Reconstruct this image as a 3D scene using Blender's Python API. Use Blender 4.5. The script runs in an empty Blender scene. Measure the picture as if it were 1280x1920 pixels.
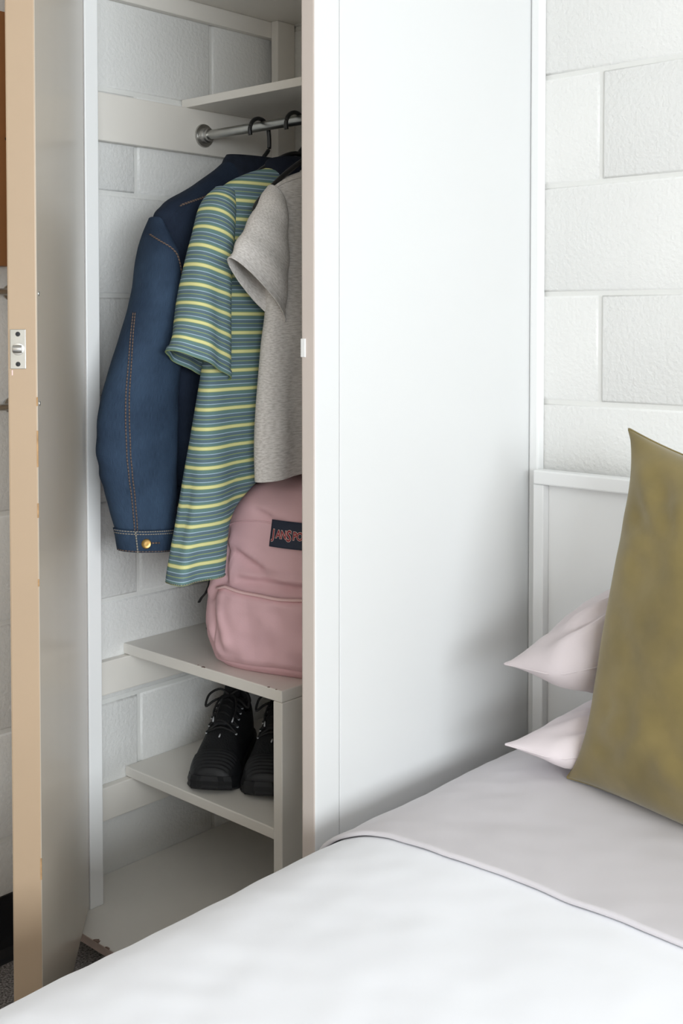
import bpy, bmesh, math, random
from mathutils import Vector, Matrix, noise
R = math.radians
scene = bpy.context.scene
C = scene.collection
random.seed(7)

# ------------------------------------------------------------------ camera, world, light, exposure
cam_d = bpy.data.cameras.new('camera')
cam = bpy.data.objects.new('camera', cam_d); C.objects.link(cam)
cam.location = (1.1832, -1.8437, 1.16)
cam.rotation_euler = (R(90 - 1.8376), R(0.0), R(42.229))
cam_d.sensor_fit = 'AUTO'; cam_d.sensor_width = 36.0
cam_d.lens = 2159.4 * 36 / 1920
cam_d.shift_y = -(960 - 671.64) / 1920
cam_d.clip_start = 0.02
scene.camera = cam

world = bpy.data.worlds.new('overcast_sky'); scene.world = world
world.use_nodes = True
bg = world.node_tree.nodes['Background']
bg.inputs['Color'].default_value = (0.80, 0.90, 1.0, 1); bg.inputs['Strength'].default_value = 1.0

WIN = dict(X=3.60, y0=-4.30, y1=-1.10, z0=0.90, z1=1.98)      # window opening in the right wall
ld = bpy.data.lights.new('window_daylight', 'AREA'); ld.shape = 'RECTANGLE'
ld.size = WIN['z1'] - WIN['z0'] - 0.1; ld.size_y = WIN['y1'] - WIN['y0'] - 0.1
ld.energy = 190.0; ld.color = (0.91, 0.965, 1.0)
lo = bpy.data.objects.new('window_daylight', ld); C.objects.link(lo)
lo.location = (WIN['X'] + 0.03, (WIN['y0'] + WIN['y1']) / 2, (WIN['z0'] + WIN['z1']) / 2)
lo.rotation_euler = (0, R(90), 0)

scene.view_settings.view_transform = 'Standard'
scene.view_settings.look = 'None'
scene.view_settings.gamma = 1.0
scene.view_settings.use_curve_mapping = False
scene.view_settings.exposure = -0.15
scene.cycles.max_bounces = 8
scene.cycles.diffuse_bounces = 5

# ------------------------------------------------------------------ materials
def lin(c):
    return tuple(((v / 255) / 12.92 if v / 255 <= 0.04045 else ((v / 255 + 0.055) / 1.055) ** 2.4) for v in c)

def mat(name, rgb, rough=0.5, bump=0.0, bscale=60.0, var=0.0, vscale=8.0, metal=0.0, sheen=0.0, spec=0.5,
        stretch=(1, 1, 1), coat=0.0, detail=4.0, bdist=0.002):
    m = bpy.data.materials.new(name); m.use_nodes = True
    nt = m.node_tree; b = nt.nodes['Principled BSDF']
    col = lin(rgb)
    b.inputs['Base Color'].default_value = (*col, 1)
    b.inputs['Roughness'].default_value = rough
    b.inputs['Metallic'].default_value = metal
    b.inputs['Specular IOR Level'].default_value = spec
    b.inputs['Sheen Weight'].default_value = sheen
    b.inputs['Coat Weight'].default_value = coat
    tc = nt.nodes.new('ShaderNodeTexCoord')
    mp = nt.nodes.new('ShaderNodeMapping'); mp.inputs['Scale'].default_value = stretch
    nt.links.new(tc.outputs['Object'], mp.inputs['Vector'])
    if var:
        n = nt.nodes.new('ShaderNodeTexNoise'); n.inputs['Scale'].default_value = vscale
        n.inputs['Detail'].default_value = detail
        nt.links.new(mp.outputs['Vector'], n.inputs['Vector'])
        cr = nt.nodes.new('ShaderNodeValToRGB')
        cr.color_ramp.elements[0].position = 0.3; cr.color_ramp.elements[1].position = 0.7
        cr.color_ramp.elements[0].color = (*[v * (1 - var) for v in col], 1)
        cr.color_ramp.elements[1].color = (*[min(1, v * (1 + var)) for v in col], 1)
        nt.links.new(n.outputs['Fac'], cr.inputs['Fac'])
        nt.links.new(cr.outputs['Color'], b.inputs['Base Color'])
    if bump:
        n = nt.nodes.new('ShaderNodeTexNoise'); n.inputs['Scale'].default_value = bscale
        n.inputs['Detail'].default_value = 3.0
        nt.links.new(mp.outputs['Vector'], n.inputs['Vector'])
        bp = nt.nodes.new('ShaderNodeBump'); bp.inputs['Strength'].default_value = bump
        bp.inputs['Distance'].default_value = bdist
        nt.links.new(n.outputs['Fac'], bp.inputs['Height'])
        nt.links.new(bp.outputs['Normal'], b.inputs['Normal'])
    return m

M = {}
M['block'] = mat('painted_block', (227, 227, 225), 0.42, bump=0.6, bscale=125, var=0.02, vscale=5, bdist=0.0030)
M['mortar'] = mat('painted_mortar', (224, 224, 221), 0.5, bump=0.4, bscale=120)
M['plaster'] = mat('room_plaster', (186, 172, 154), 0.7, bump=0.1, bscale=90)
M['ceiling'] = mat('ceiling_paint', (228, 227, 224), 0.8, bump=0.1, bscale=60)
M['carpet'] = mat('grey_carpet', (128, 123, 121), 0.95, bump=1.0, bscale=350, var=0.8, vscale=260, spec=0.1, detail=2)
M['panel'] = mat('white_satin_panel', (220, 221, 221), 0.34, bump=0.015, bscale=14)
M['trim'] = mat('white_trim_paint', (238, 239, 239), 0.35, bump=0.03, bscale=40)
M['shelf'] = mat('offwhite_shelf_paint', (230, 226, 219), 0.38, bump=0.03, bscale=30, var=0.025, vscale=6)
M['pinkedge'] = mat('pinkish_panel_edge_paint', (205, 194, 187), 0.4, bump=0.05, bscale=50, var=0.04, vscale=10, stretch=(1, 1, .2))  # pinkish beige tone for the front face of the stile
M['tan'] = mat('tan_door_paint', (172, 149, 124), 0.36, bump=0.03, bscale=30, var=0.03, vscale=4)
M['doorface'] = mat('beige_gloss_door_paint', (204, 193, 178), 0.2, bump=0.012, bscale=9, var=0.02, vscale=5, stretch=(1, 1, .15))
M['nosing'] = mat('worn_pinkish_board_edge', (190, 170, 160), 0.7, bump=0.2, bscale=60, var=0.12, vscale=30)
M['chip'] = mat('bare_brown_chipped_wood', (136, 114, 104), 0.8, bump=0.3, bscale=90, var=0.25, vscale=40)
M['steel'] = mat('galvanised_steel', (178, 178, 174), 0.33, var=0.12, vscale=30, metal=1.0)
M['chrome'] = mat('dull_chrome', (196, 195, 192), 0.33, var=0.08, vscale=50, metal=1.0)
M['plastic'] = mat('black_hanger_plastic', (22, 22, 24), 0.35)
M['black'] = mat('black_vinyl', (20, 21, 26), 0.5, bump=0.05, bscale=40)
M['wood'] = mat('orange_stained_timber', (150, 102, 62), 0.45, bump=0.1, bscale=30, var=0.2, vscale=14, stretch=(1, 1, .1))
M['cork'] = mat('cork_board', (176, 140, 100), 0.9, bump=0.5, bscale=200, var=0.2, vscale=120)
M['white_cotton'] = mat('white_cotton', (243, 244, 249), 0.85, bump=0.06, bscale=26, sheen=0.15, spec=0.2)
M['mauve'] = mat('mauve_grey_cotton', (209, 205, 209), 0.85, bump=0.06, bscale=24, sheen=0.15, spec=0.2)
M['lilac'] = mat('lilac_grey_pillowcase', (200, 190, 192), 0.85, bump=0.08, bscale=22, sheen=0.15, spec=0.2)
M['blush'] = mat('pale_blush_pillowcase', (228, 218, 221), 0.85, bump=0.08, bscale=22, sheen=0.15, spec=0.2)
M['mattress'] = mat('fitted_sheet', (214, 204, 202), 0.9, bump=0.05, bscale=30, spec=0.2)
M['velvet'] = mat('olive_velvet', (128, 113, 69), 0.75, bump=0.10, bscale=20, var=0.2, vscale=10, sheen=0.3, spec=0.15, detail=5)
M['pink'] = mat('pink_nylon', (224, 184, 190), 0.62, bump=0.12, bscale=300, var=0.03, vscale=8, spec=0.3)
M['pinkpipe'] = mat('pink_zip_tape', (230, 194, 194), 0.6, bump=0.2, bscale=260, spec=0.3)
M['navy'] = mat('navy_patch', (38, 46, 66), 0.6, bump=0.2, bscale=500)
M['red'] = mat('red_logo_thread', (150, 40, 52), 0.6)
M['cream'] = mat('cream_logo_outline', (222, 196, 190), 0.6)
M['strap'] = mat('black_webbing', (26, 26, 29), 0.7, bump=0.3, bscale=300)
M['denim_dark'] = mat('dark_collar_denim', (27, 33, 46), 0.85, bump=0.3, bscale=400, var=0.2, vscale=60, spec=0.2)
M['button'] = mat('brass_button', (196, 158, 96), 0.35, var=0.1, vscale=60, metal=0.85)
M['shoe'] = mat('black_shoe_mesh', (22, 23, 26), 0.7, bump=0.5, bscale=330, spec=0.35)
M['sole'] = mat('black_rubber_sole', (27, 28, 31), 0.55, bump=0.25, bscale=120, spec=0.4)
M['lace'] = mat('black_lace', (17, 17, 19), 0.7, bump=0.3, bscale=500)
M['reflect'] = mat('silver_reflective_thread', (196, 198, 202), 0.35, spec=0.7)
M['navy_collar'] = mat('navy_knit_collar', (30, 35, 47), 0.9, bump=0.4, bscale=500, spec=0.15)
M['glass'] = mat('window_glass', (235, 240, 242), 0.02)
M['glass'].node_tree.nodes['Principled BSDF'].inputs['Transmission Weight'].default_value = 1.0

# denim: fine vertical slubs over indigo
def denim(name, base, light):
    m = mat(name, base, 0.85, bump=0.35, bscale=420, spec=0.2)
    nt = m.node_tree; b = nt.nodes['Principled BSDF']
    uv = nt.nodes.new('ShaderNodeUVMap')
    mp = nt.nodes.new('ShaderNodeMapping'); mp.inputs['Scale'].default_value = (900, 60, 1)
    nt.links.new(uv.outputs['UV'], mp.inputs['Vector'])
    n1 = nt.nodes.new('ShaderNodeTexNoise'); n1.inputs['Scale'].default_value = 1.0; n1.inputs['Detail'].default_value = 3
    nt.links.new(mp.outputs['Vector'], n1.inputs['Vector'])
    tc = nt.nodes.new('ShaderNodeTexCoord')
    n2 = nt.nodes.new('ShaderNodeTexNoise'); n2.inputs['Scale'].default_value = 9.0; n2.inputs['Detail'].default_value = 3
    nt.links.new(tc.outputs['Object'], n2.inputs['Vector'])
    mul = nt.nodes.new('ShaderNodeMath'); mul.operation = 'ADD'
    nt.links.new(n1.outputs['Fac'], mul.inputs[0]); nt.links.new(n2.outputs['Fac'], mul.inputs[1])
    cr = nt.nodes.new('ShaderNodeValToRGB')
    cr.color_ramp.elements[0].position = 0.36; cr.color_ramp.elements[1].position = 0.70
    hl = nt.nodes.new('ShaderNodeMath'); hl.operation = 'MULTIPLY'; hl.inputs[1].default_value = 0.5
    nt.links.new(mul.outputs[0], hl.inputs[0]); nt.links.new(hl.outputs[0], cr.inputs['Fac'])
    cr.color_ramp.elements[0].color = (*lin(base), 1); cr.color_ramp.elements[1].color = (*lin(light), 1)
    nt.links.new(cr.outputs['Color'], b.inputs['Base Color'])
    return m
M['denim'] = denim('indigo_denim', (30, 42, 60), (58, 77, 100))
M['denim_body'] = denim('indigo_denim_shaded', (22, 30, 45), (36, 48, 66))  # same denim, darker: the shade on the jacket body is put into the colour

def dashed(name, base, thread, per):
    m = mat(name, base, 0.8); nt = m.node_tree; b = nt.nodes['Principled BSDF']
    uv = nt.nodes.new('ShaderNodeUVMap'); sp = nt.nodes.new('ShaderNodeSeparateXYZ')
    nt.links.new(uv.outputs['UV'], sp.inputs[0])
    mo = nt.nodes.new('ShaderNodeMath'); mo.operation = 'MODULO'; mo.inputs[1].default_value = per
    nt.links.new(sp.outputs['Y'], mo.inputs[0])
    gt = nt.nodes.new('ShaderNodeMath'); gt.operation = 'GREATER_THAN'; gt.inputs[1].default_value = per * 0.35
    nt.links.new(mo.outputs[0], gt.inputs[0])
    mx = nt.nodes.new('ShaderNodeMix'); mx.data_type = 'RGBA'
    mx.inputs[6].default_value = (*lin(base), 1); mx.inputs[7].default_value = (*lin(thread), 1)
    nt.links.new(gt.outputs[0], mx.inputs[0]); nt.links.new(mx.outputs[2], b.inputs['Base Color'])
    return m
M['stitch'] = dashed('rust_topstitch', (30, 36, 48), (112, 92, 80), 0.006)
M['stitch_pale'] = dashed('pale_topstitch', (60, 74, 92), (150, 142, 128), 0.005)

def stripes(name, stops, period):
    m = mat(name, (90, 112, 116), 0.9, bump=0.25, bscale=500, spec=0.15); nt = m.node_tree; b = nt.nodes['Principled BSDF']
    uv = nt.nodes.new('ShaderNodeUVMap'); sp = nt.nodes.new('ShaderNodeSeparateXYZ')
    nt.links.new(uv.outputs['UV'], sp.inputs[0])
    dv = nt.nodes.new('ShaderNodeMath'); dv.operation = 'DIVIDE'; dv.inputs[1].default_value = period
    fr = nt.nodes.new('ShaderNodeMath'); fr.operation = 'FRACT'
    nt.links.new(sp.outputs['Y'], dv.inputs[0]); nt.links.new(dv.outputs[0], fr.inputs[0])
    cr = nt.nodes.new('ShaderNodeValToRGB'); cr.color_ramp.interpolation = 'CONSTANT'
    el = cr.color_ramp.elements
    while len(el) < len(stops): el.new(0.5)
    for e, (p_, c_) in zip(el, stops): e.position = p_; e.color = (*lin(c_), 1)
    nt.links.new(fr.outputs[0], cr.inputs['Fac']); nt.links.new(cr.outputs['Color'], b.inputs['Base Color'])
    return m
SL, GR, YE, BL, OL = (98, 118, 130), (104, 132, 130), (222, 218, 156), (168, 190, 206), (148, 164, 118)
STOPS = [(0, YE), (.15, OL), (.18, GR), (.36, BL), (.40, SL), (.56, OL), (.60, GR), (.64, SL), (.78, BL), (.82, GR), (.96, OL)]
M['polo'] = stripes('striped_jersey', STOPS, 0.034)

def heather(name, dark, light):
    m = mat(name, light, 0.9, bump=0.2, bscale=400, spec=0.15); nt = m.node_tree; b = nt.nodes['Principled BSDF']
    uv = nt.nodes.new('ShaderNodeUVMap'); mp = nt.nodes.new('ShaderNodeMapping'); mp.inputs['Scale'].default_value = (55, 420, 1)
    nt.links.new(uv.outputs['UV'], mp.inputs['Vector'])
    n1 = nt.nodes.new('ShaderNodeTexNoise'); n1.inputs['Scale'].default_value = 1.0; n1.inputs['Detail'].default_value = 4
    nt.links.new(mp.outputs['Vector'], n1.inputs['Vector'])
    cr = nt.nodes.new('ShaderNodeValToRGB'); cr.color_ramp.elements[0].position = 0.33; cr.color_ramp.elements[1].position = 0.62
    cr.color_ramp.elements[0].color = (*lin(dark), 1); cr.color_ramp.elements[1].color = (*lin(light), 1)
    nt.links.new(n1.outputs['Fac'], cr.inputs['Fac']); nt.links.new(cr.outputs['Color'], b.inputs['Base Color'])
    return m
M['heather'] = heather('grey_slub_jersey', (192, 187, 183), (222, 218, 215))

# ------------------------------------------------------------------ helpers
def tag(o, label=None, cat=None, group=None, kind=None):
    if label: o['label'] = label
    if cat: o['category'] = cat
    if group: o['group'] = group
    if kind: o['kind'] = kind
    return o

def empty(name, loc, rz=0.0, label=None, cat=None, group=None):
    o = bpy.data.objects.new(name, None); C.objects.link(o)
    o.location = loc; o.rotation_euler = (0, 0, rz); o.empty_display_size = 0.05
    return tag(o, label, cat, group)

def root_of(o):
    while o.parent: o = o.parent
    return o

def link(name, me, material, parent=None, world_coords=True):
    """me in world coordinates: shifted so that it sits right under an unrotated parent"""
    if parent is not None and world_coords:
        me.transform(Matrix.Translation(-Vector(root_of(parent).location)))
    o = bpy.data.objects.new(name, me); C.objects.link(o)
    if material is not None:
        for mm in (material if isinstance(material, (list, tuple)) else [material]): me.materials.append(mm)
    if parent is not None: o.parent = parent
    return o

def me_from(verts, faces, smooth=True, uvs=None):
    me = bpy.data.meshes.new('m'); me.from_pydata([tuple(v) for v in verts], [], faces); me.update()
    if smooth: me.polygons.foreach_set('use_smooth', [True] * len(me.polygons))
    if uvs is not None:
        ul = me.uv_layers.new(name='UVMap')
        for poly in me.polygons:
            for li, f_uv in zip(poly.loop_indices, uvs[poly.index]): ul.data[li].uv = f_uv
    return me

def box_me(lo_, hi_, bev=0.0015, seg=2):
    bm = bmesh.new(); bmesh.ops.create_cube(bm, size=1)
    for v in bm.verts:
        for k in range(3): v.co[k] = lo_[k] + (v.co[k] + .5) * (hi_[k] - lo_[k])
    if bev: bmesh.ops.bevel(bm, geom=bm.edges[:], offset=bev, segments=seg, affect='EDGES', profile=0.5)
    me = bpy.data.meshes.new('m'); bm.to_mesh(me); bm.free()
    return me

def box(name, lo_, hi_, material, parent=None, bev=0.0015, wc=True):
    return link(name, box_me(lo_, hi_, bev), material, parent, wc)

def lathe_me(prof, axis='Z', n=24, centre=(0, 0, 0)):
    vs, fs = [], []
    for (r, h) in prof:
        for k in range(n):
            a = 2 * math.pi * k / n; x, y = r * math.cos(a), r * math.sin(a)
            v = {'Z': (x, y, h), 'X': (h, x, y), 'Y': (x, h, y)}[axis]
            vs.append(Vector(v) + Vector(centre))
    for i in range(len(prof) - 1):
        for k in range(n):
            fs.append((i * n + k, i * n + (k + 1) % n, (i + 1) * n + (k + 1) % n, (i + 1) * n + k))
    fs.append(tuple(range(n))[::-1]); fs.append(tuple(range((len(prof) - 1) * n, len(prof) * n)))
    me = me_from(vs, fs)
    bm = bmesh.new(); bm.from_mesh(me); bmesh.ops.recalc_face_normals(bm, faces=bm.faces); bm.to_mesh(me); bm.free()
    me.set_sharp_from_angle(angle=R(38))
    return me

def smooth_path(pts, per=8):
    P = [Vector(p) for p in pts]
    if len(P) < 3: return P
    out = []
    for i in range(len(P) - 1):
        p0, p1, p2, p3 = P[max(i - 1, 0)], P[i], P[i + 1], P[min(i + 2, len(P) - 1)]
        for k in range(per):
            t = k / per
            out.append(0.5 * ((2 * p1) + (-p0 + p2) * t + (2 * p0 - 5 * p1 + 4 * p2 - p3) * t * t + (-p0 + 3 * p1 - 3 * p2 + p3) * t ** 3))
    out.append(P[-1]); return out

def tube_me(path, r, n=8, flat=1.0, up=Vector((0, 0, 1))):
    P = [Vector(p) for p in path]; vs, fs, uv = [], [], []; L = 0; Ls = []
    for i, p in enumerate(P):
        if i: L += (p - P[i - 1]).length
        Ls.append(L)
        t = (P[min(i + 1, len(P) - 1)] - P[max(i - 1, 0)]).normalized()
        u = up if abs(t.dot(up)) < 0.95 else Vector((0, 1, 0))
        a = t.cross(u).normalized(); b_ = a.cross(t).normalized()
        rr = r[i] if isinstance(r, (list, tuple)) else r
        for k in range(n):
            an = 2 * math.pi * k / n
            vs.append(p + a * rr * math.cos(an) + b_ * rr * flat * math.sin(an))
    for i in range(len(P) - 1):
        for k in range(n):
            fs.append((i * n + k, i * n + (k + 1) % n, (i + 1) * n + (k + 1) % n, (i + 1) * n + k))
            uv.append(((k / n, Ls[i]), ((k + 1) / n, Ls[i]), ((k + 1) / n, Ls[i + 1]), (k / n, Ls[i + 1])))
    fs.append(tuple(range(n))[::-1]); uv.append(((0, 0),) * n)
    fs.append(tuple(range((len(P) - 1) * n, len(P) * n))); uv.append(((0, 0),) * n)
    return me_from(vs, fs, True, uv)

def N3(x, y, z): return noise.noise(Vector((x, y, z)))

def spline1(xs, ys, x):
    if x <= xs[0]: return ys[0]
    if x >= xs[-1]: return ys[-1]
    for i in range(len(xs) - 1):
        if x <= xs[i + 1]:
            t = (x - xs[i]) / (xs[i + 1] - xs[i])
            y0, y1, y2, y3 = ys[max(i - 1, 0)], ys[i], ys[i + 1], ys[min(i + 2, len(ys) - 1)]
            return 0.5 * (2 * y1 + (-y0 + y2) * t + (2 * y0 - 5 * y1 + 4 * y2 - y3) * t * t + (-y0 + 3 * y1 - 3 * y2 + y3) * t ** 3)

class Loft:
    """cloth tube hanging in a plane x = const. stations: (yl, zl, yr, zr, xc, ht); theta 90 deg faces +X, 180 deg the -Y side"""
    def __init__(s, st, e=0.8, disp=None, v0=0.0, edge=False):
        s.st = st; s.e = e; s.disp = disp
        s.ts = [i / (len(st) - 1) for i in range(len(st))]
        s.cols = list(zip(*st)); s.v = [v0]
        for i in range(1, len(st)):
            a, b_ = st[i - 1], st[i]
            if edge: s.v.append(s.v[-1] + (a[1] - b_[1])); continue      # weave runs level with the side edge
            d = math.hypot((a[0] + a[2] - b_[0] - b_[2]) / 2, (a[1] + a[3] - b_[1] - b_[3]) / 2); s.v.append(s.v[-1] + d)
    def S(s, t, th, off=0.0):
        yl, zl, yr, zr, xc, ht = [spline1(s.ts, c, t) for c in s.cols]
        c, q = math.cos(th), math.sin(th)
        ee = s.e(t) if callable(s.e) else s.e
        cc = math.copysign(abs(c) ** ee, c); qq = math.copysign(abs(q) ** ee, q)
        mid = Vector((xc, (yl + yr) / 2, (zl + zr) / 2)); hw = Vector((0, (yr - yl) / 2, (zr - zl) / 2))
        d = hw * cc + Vector((ht * qq, 0, 0)); P = mid + d
        nn = (hw * (cc / max(hw.length_squared, 1e-6)) + Vector((qq / max(ht, 1e-3), 0, 0))).normalized()
        o = off + (s.disp(t, th, P) if s.disp else 0.0)
        return P + nn * o
    def mesh(s, rows=60, seg=56, t0=0.0, t1=1.0, off=0.0):
        vs, fs, uv = [], [], []
        for i in range(rows + 1):
            t = t0 + (t1 - t0) * i / rows
            for k in range(seg): vs.append(s.S(t, 2 * math.pi * k / seg, off))
        def V(i, k):
            t = t0 + (t1 - t0) * i / rows
            return spline1(s.ts, s.v, t)
        for i in range(rows):
            va, vb = V(i, 0), V(i + 1, 0)
            for k in range(seg):
                k2 = (k + 1) % seg
                fs.append((i * seg + k, i * seg + k2, (i + 1) * seg + k2, (i + 1) * seg + k))
                uv.append(((k / seg, va), ((k + 1) / seg, va), ((k + 1) / seg, vb), (k / seg, vb)))
        me = me_from(vs, fs, True, uv)
        c0 = sum(vs, Vector()) / len(vs)
        if sum((p_.center - c0).dot(p_.normal) * p_.area for p_ in me.polygons) < 0: me.flip_normals()
        return me
    def line(s, pts, off=0.0012, per=8):
        return [s.S(p.x, p.y, off) for p in smooth_path([Vector((a, b_, 0)) for a, b_ in pts], per)]

def solid(o, th, offset=-1.0):
    md = o.modifiers.new('thickness', 'SOLIDIFY'); md.thickness = th; md.offset = offset; md.use_even_offset = False
    return o

# ------------------------------------------------------------------ room shell
XL, XR, YF, ZC = -0.669, WIN['X'], -4.6, 2.45
Z0 = 0.0106                                    # first bed joint
floor = tag(box('floor', (XL - .1, YF - .1, -.1), (XR + .1, .1, 0), M['carpet'], bev=0), kind='structure')
ceil_ = tag(box('ceiling', (XL - .1, YF - .1, ZC), (XR + .1, .1, ZC + .1), M['ceiling'], bev=0), kind='structure')
wall_back = tag(box('wall_back', (XL - .1, .004, 0), (XR + .1, .1, ZC), M['mortar'], bev=0), kind='structure')
wall_left = tag(box('wall_left', (XL - .1, YF, 0), (XL - .004, .004, ZC), M['mortar'], bev=0), kind='structure')
wall_front = tag(box('wall_front', (XL - .1, YF - .1, 0), (XR + .1, YF, ZC), M['plaster'], bev=0), kind='structure')

def block_me(w, h):
    """face of one concrete block, in the x-z plane looking to -y, soft arrises"""
    c = 0.0045; d = 0.0045
    vs = [(0, d, 0), (w, d, 0), (w, d, h), (0, d, h), (c * .4, .0012, c * .4), (w - c * .4, .0012, c * .4), (w - c * .4, .0012, h - c * .4), (c * .4, .0012, h - c * .4),
          (c, 0, c), (w - c, 0, c), (w - c, 0, h - c), (c, 0, h - c)]
    fs = [(8, 9, 10, 11)]
    for a in (0, 4):
        for k in range(4): fs.append((a + k, a + (k + 1) % 4, a + 4 + (k + 1) % 4, a + 4 + k))
    return me_from(vs, fs, True)
cache = {}
def blocks(parent, horiz0, horiz1, place, phase):
    k = 0
    while Z0 + .2 * k < ZC - .01:
        z = Z0 + .2 * k; h = min(.192, ZC - z - .005)
        ph = phase[k % 2]
        s = ph - .4 * math.ceil((ph - horiz0) / .4)
        while s < horiz1:
            a, b_ = max(s + .004, horiz0), min(s + .396, horiz1)
            if b_ - a > .015:
                key = (round(b_ - a, 3), round(h, 3))
                if key not in cache: cache[key] = block_me(b_ - a, h); cache[key].materials.append(M['block'])
                o = bpy.data.objects.new('block', cache[key]); C.objects.link(o); o.parent = parent
                place(o, a, z + .004)
            s += .4
        k += 1
def place_back(o, a, z): o.location = (a, 0, z)
def place_left(o, a, z):                       # local x runs to +Y, face looks to +X
    o.location = (XL, a, z); o.rotation_euler = (0, 0, R(90))
blocks(wall_back, XL, XR, place_back, (-.065, .135))
blocks(wall_left, YF, 0.0, place_left, (-.212, -.41))

# right wall with the window the daylight comes through
bm = bmesh.new()
w = WIN
for lo_, hi_ in (((XR, YF, 0), (XR + .1, w['y0'], ZC)), ((XR, w['y1'], 0), (XR + .1, 0.004, ZC)),
                 ((XR, w['y0'], 0), (XR + .1, w['y1'], w['z0'])), ((XR, w['y0'], w['z1']), (XR + .1, w['y1'], ZC))):
    t = box_me(lo_, hi_, 0); bm.from_mesh(t); bpy.data.meshes.remove(t)
me = bpy.data.meshes.new('m'); bm.to_mesh(me); bm.free()
wall_right = tag(link('wall_right', me, M['plaster']), kind='structure')
win = tag(empty('window_1', (XR + .07, w['y0'], w['z0'])), kind='structure')
fw = .045
for lo_, hi_ in (((XR + .05, w['y0'], w['z0']), (XR + .09, w['y1'], w['z0'] + fw)), ((XR + .05, w['y0'], w['z1'] - fw), (XR + .09, w['y1'], w['z1'])),
                 ((XR + .05, w['y0'], w['z0'] + fw), (XR + .09, w['y0'] + fw, w['z1'] - fw)), ((XR + .05, w['y1'] - fw, w['z0'] + fw), (XR + .09, w['y1'], w['z1'] - fw)),
                 ((XR + .05, (w['y0'] + w['y1']) / 2 - .02, w['z0'] + fw), (XR + .09, (w['y0'] + w['y1']) / 2 + .02, w['z1'] - fw))):
    box('window_frame', lo_, hi_, M['trim'], win)
ym = (w['y0'] + w['y1']) / 2
for a, b_ in ((w['y0'] + fw, ym - .02), (ym + .02, w['y1'] - fw)):
    box('pane', (XR + .068, a, w['z0'] + fw), (XR + .072, b_, w['z1'] - fw), M['glass'], win, bev=0)
# black coved vinyl skirting on the left wall, from the wardrobe forwards
vs, fs = [], []
prof = [(0, .11), (.004, .11), (.005, .03), (.008, .015), (.018, .004), (.03, .0), (0, 0)]
for y in (YF, -.6):
    for dx, z in prof: vs.append((XL + dx, y, z))
n = len(prof)
for k in range(n): fs.append((k, (k + 1) % n, n + (k + 1) % n, n + k))
fs += [tuple(range(n))[::-1], tuple(range(n, 2 * n))]
tag(link('baseboard_left', me_from(vs, fs, False), M['black']), kind='structure')
tag(box('trim_1', (0.001, -.022, .05), (.022, -.0005, ZC - .002), M['trim'], bev=.004), kind='structure')

# ------------------------------------------------------------------ wardrobe
wd = empty('wardrobe', (-.33, -.3, 0), 0, 'white built-in wardrobe with one door open, clothes and shelves inside', 'wardrobe')
box('side_panel', (-.028, -.5435, .0), (0, 0, ZC - .002), M['panel'], wd, bev=.001)
st = box('front_stile', (-.028, -.6, .0), (0.0004, -.5442, ZC - .002), M['panel'], wd, bev=.003)
st.data.materials.append(M['pinkedge'])
for p_ in st.data.polygons:
    if p_.normal.y < -.5: p_.material_index = 1
sk = box('strike_plate', (-.027, -.6022, 1.106), (-.018, -.5995, 1.134), M['trim'], wd, bev=.0008)
box('jamb', (XL, -.6, .068), (-.574, -.570, ZC - .002), M['trim'], wd, bev=.002)
fb = box('floor_board', (XL, -.656, .05), (-.029, 0, .068), M['shelf'], wd, bev=.002)
# chipped paint along the front edge of the floor board: shallow slivers of bare wood
rg = random.Random(3)
nose = box('worn_nosing', (XL + .002, -.6572, .0515), (-.030, -.6555, .0665), M['nosing'], fb, bev=.0005)
for cx_, wx, dy in ((-.478, .016, .009), (-.445, .012, .003), (-.41, .024, .0035), (-.368, .02, .003), (-.33, .03, .006), (-.25, .02, .004), (-.14, .03, .006)):
    pts = []
    m_ = 9
    for k in range(m_ + 1): pts.append((cx_ - wx / 2 + wx * k / m_, -.656 + dy * (math.sin(math.pi * k / m_) ** .7) * rg.uniform(.55, 1.0)))
    vs = [(x, -.6571, .0683) for x, y in pts] + [(x, y, .0683) for x, y in pts] + [(x, -.6571, .0668) for x, y in pts] + [(x, y, .0668) for x, y in pts]
    k1 = m_ + 1; fs = []
    for k in range(m_):
        fs += [(k, k + 1, k1 + k + 1, k1 + k), (2 * k1 + k, 2 * k1 + k + 1, k + 1, k), (k1 + k, k1 + k + 1, 3 * k1 + k + 1, 3 * k1 + k)]
    link('paint_chip', me_from(vs, fs, False), M['chip'], fb)
box('kick_board', (XL + .002, -.598, 0), (-.029, -.582, .05), M['shelf'], wd)
LT = XL + .018
for z0, z1, y1 in ((1.507, 1.599, 0), (.431, .497, 0), (.183, .249, 0), (1.783, 1.819, 0)):
    box('ledger', (XL, -.5695, z0), (LT, y1, z1), M['shelf'], wd, bev=.002)
box('corner_post', (LT + .0005, -.054, .52), (-.63, 0, 1.819), M['shelf'], wd, bev=.002)
box('shelf', (XL, -.294, 1.599), (-.0285, -.0005, 1.616), M['shelf'], wd, bev=.0015)
box('shelf', (XL, -.5695, 1.819), (-.0285, -.0005, 1.837), M['shelf'], wd, bev=.0015)
s2 = box('shelf', (XL, -.45, .498), (-.222, -.0005, .519), M['shelf'], wd, bev=.002)
box('shelf', (XL, -.447, .250), (-.2445, -.0005, .270), M['shelf'], wd, bev=.002)
box('divider', (-.244, -.449, .068), (-.2225, -.0005, .4975), M['shelf'], wd, bev=.002)
for x, y, r_ in ((-.43, -.4485, .0035), (-.425, -.449, .002), (-.255, -.449, .0028), (-.236, -.449, .002), (-.445, -.447, .002)):
    link('paint_chip', lathe_me([(r_ * .9, .5188), (r_, .5192), (r_ * .6, .5194)], 'Z', 7, (x, y, 0)), M['chip'], s2)
RY, RZ = -.25, 1.546
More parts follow.
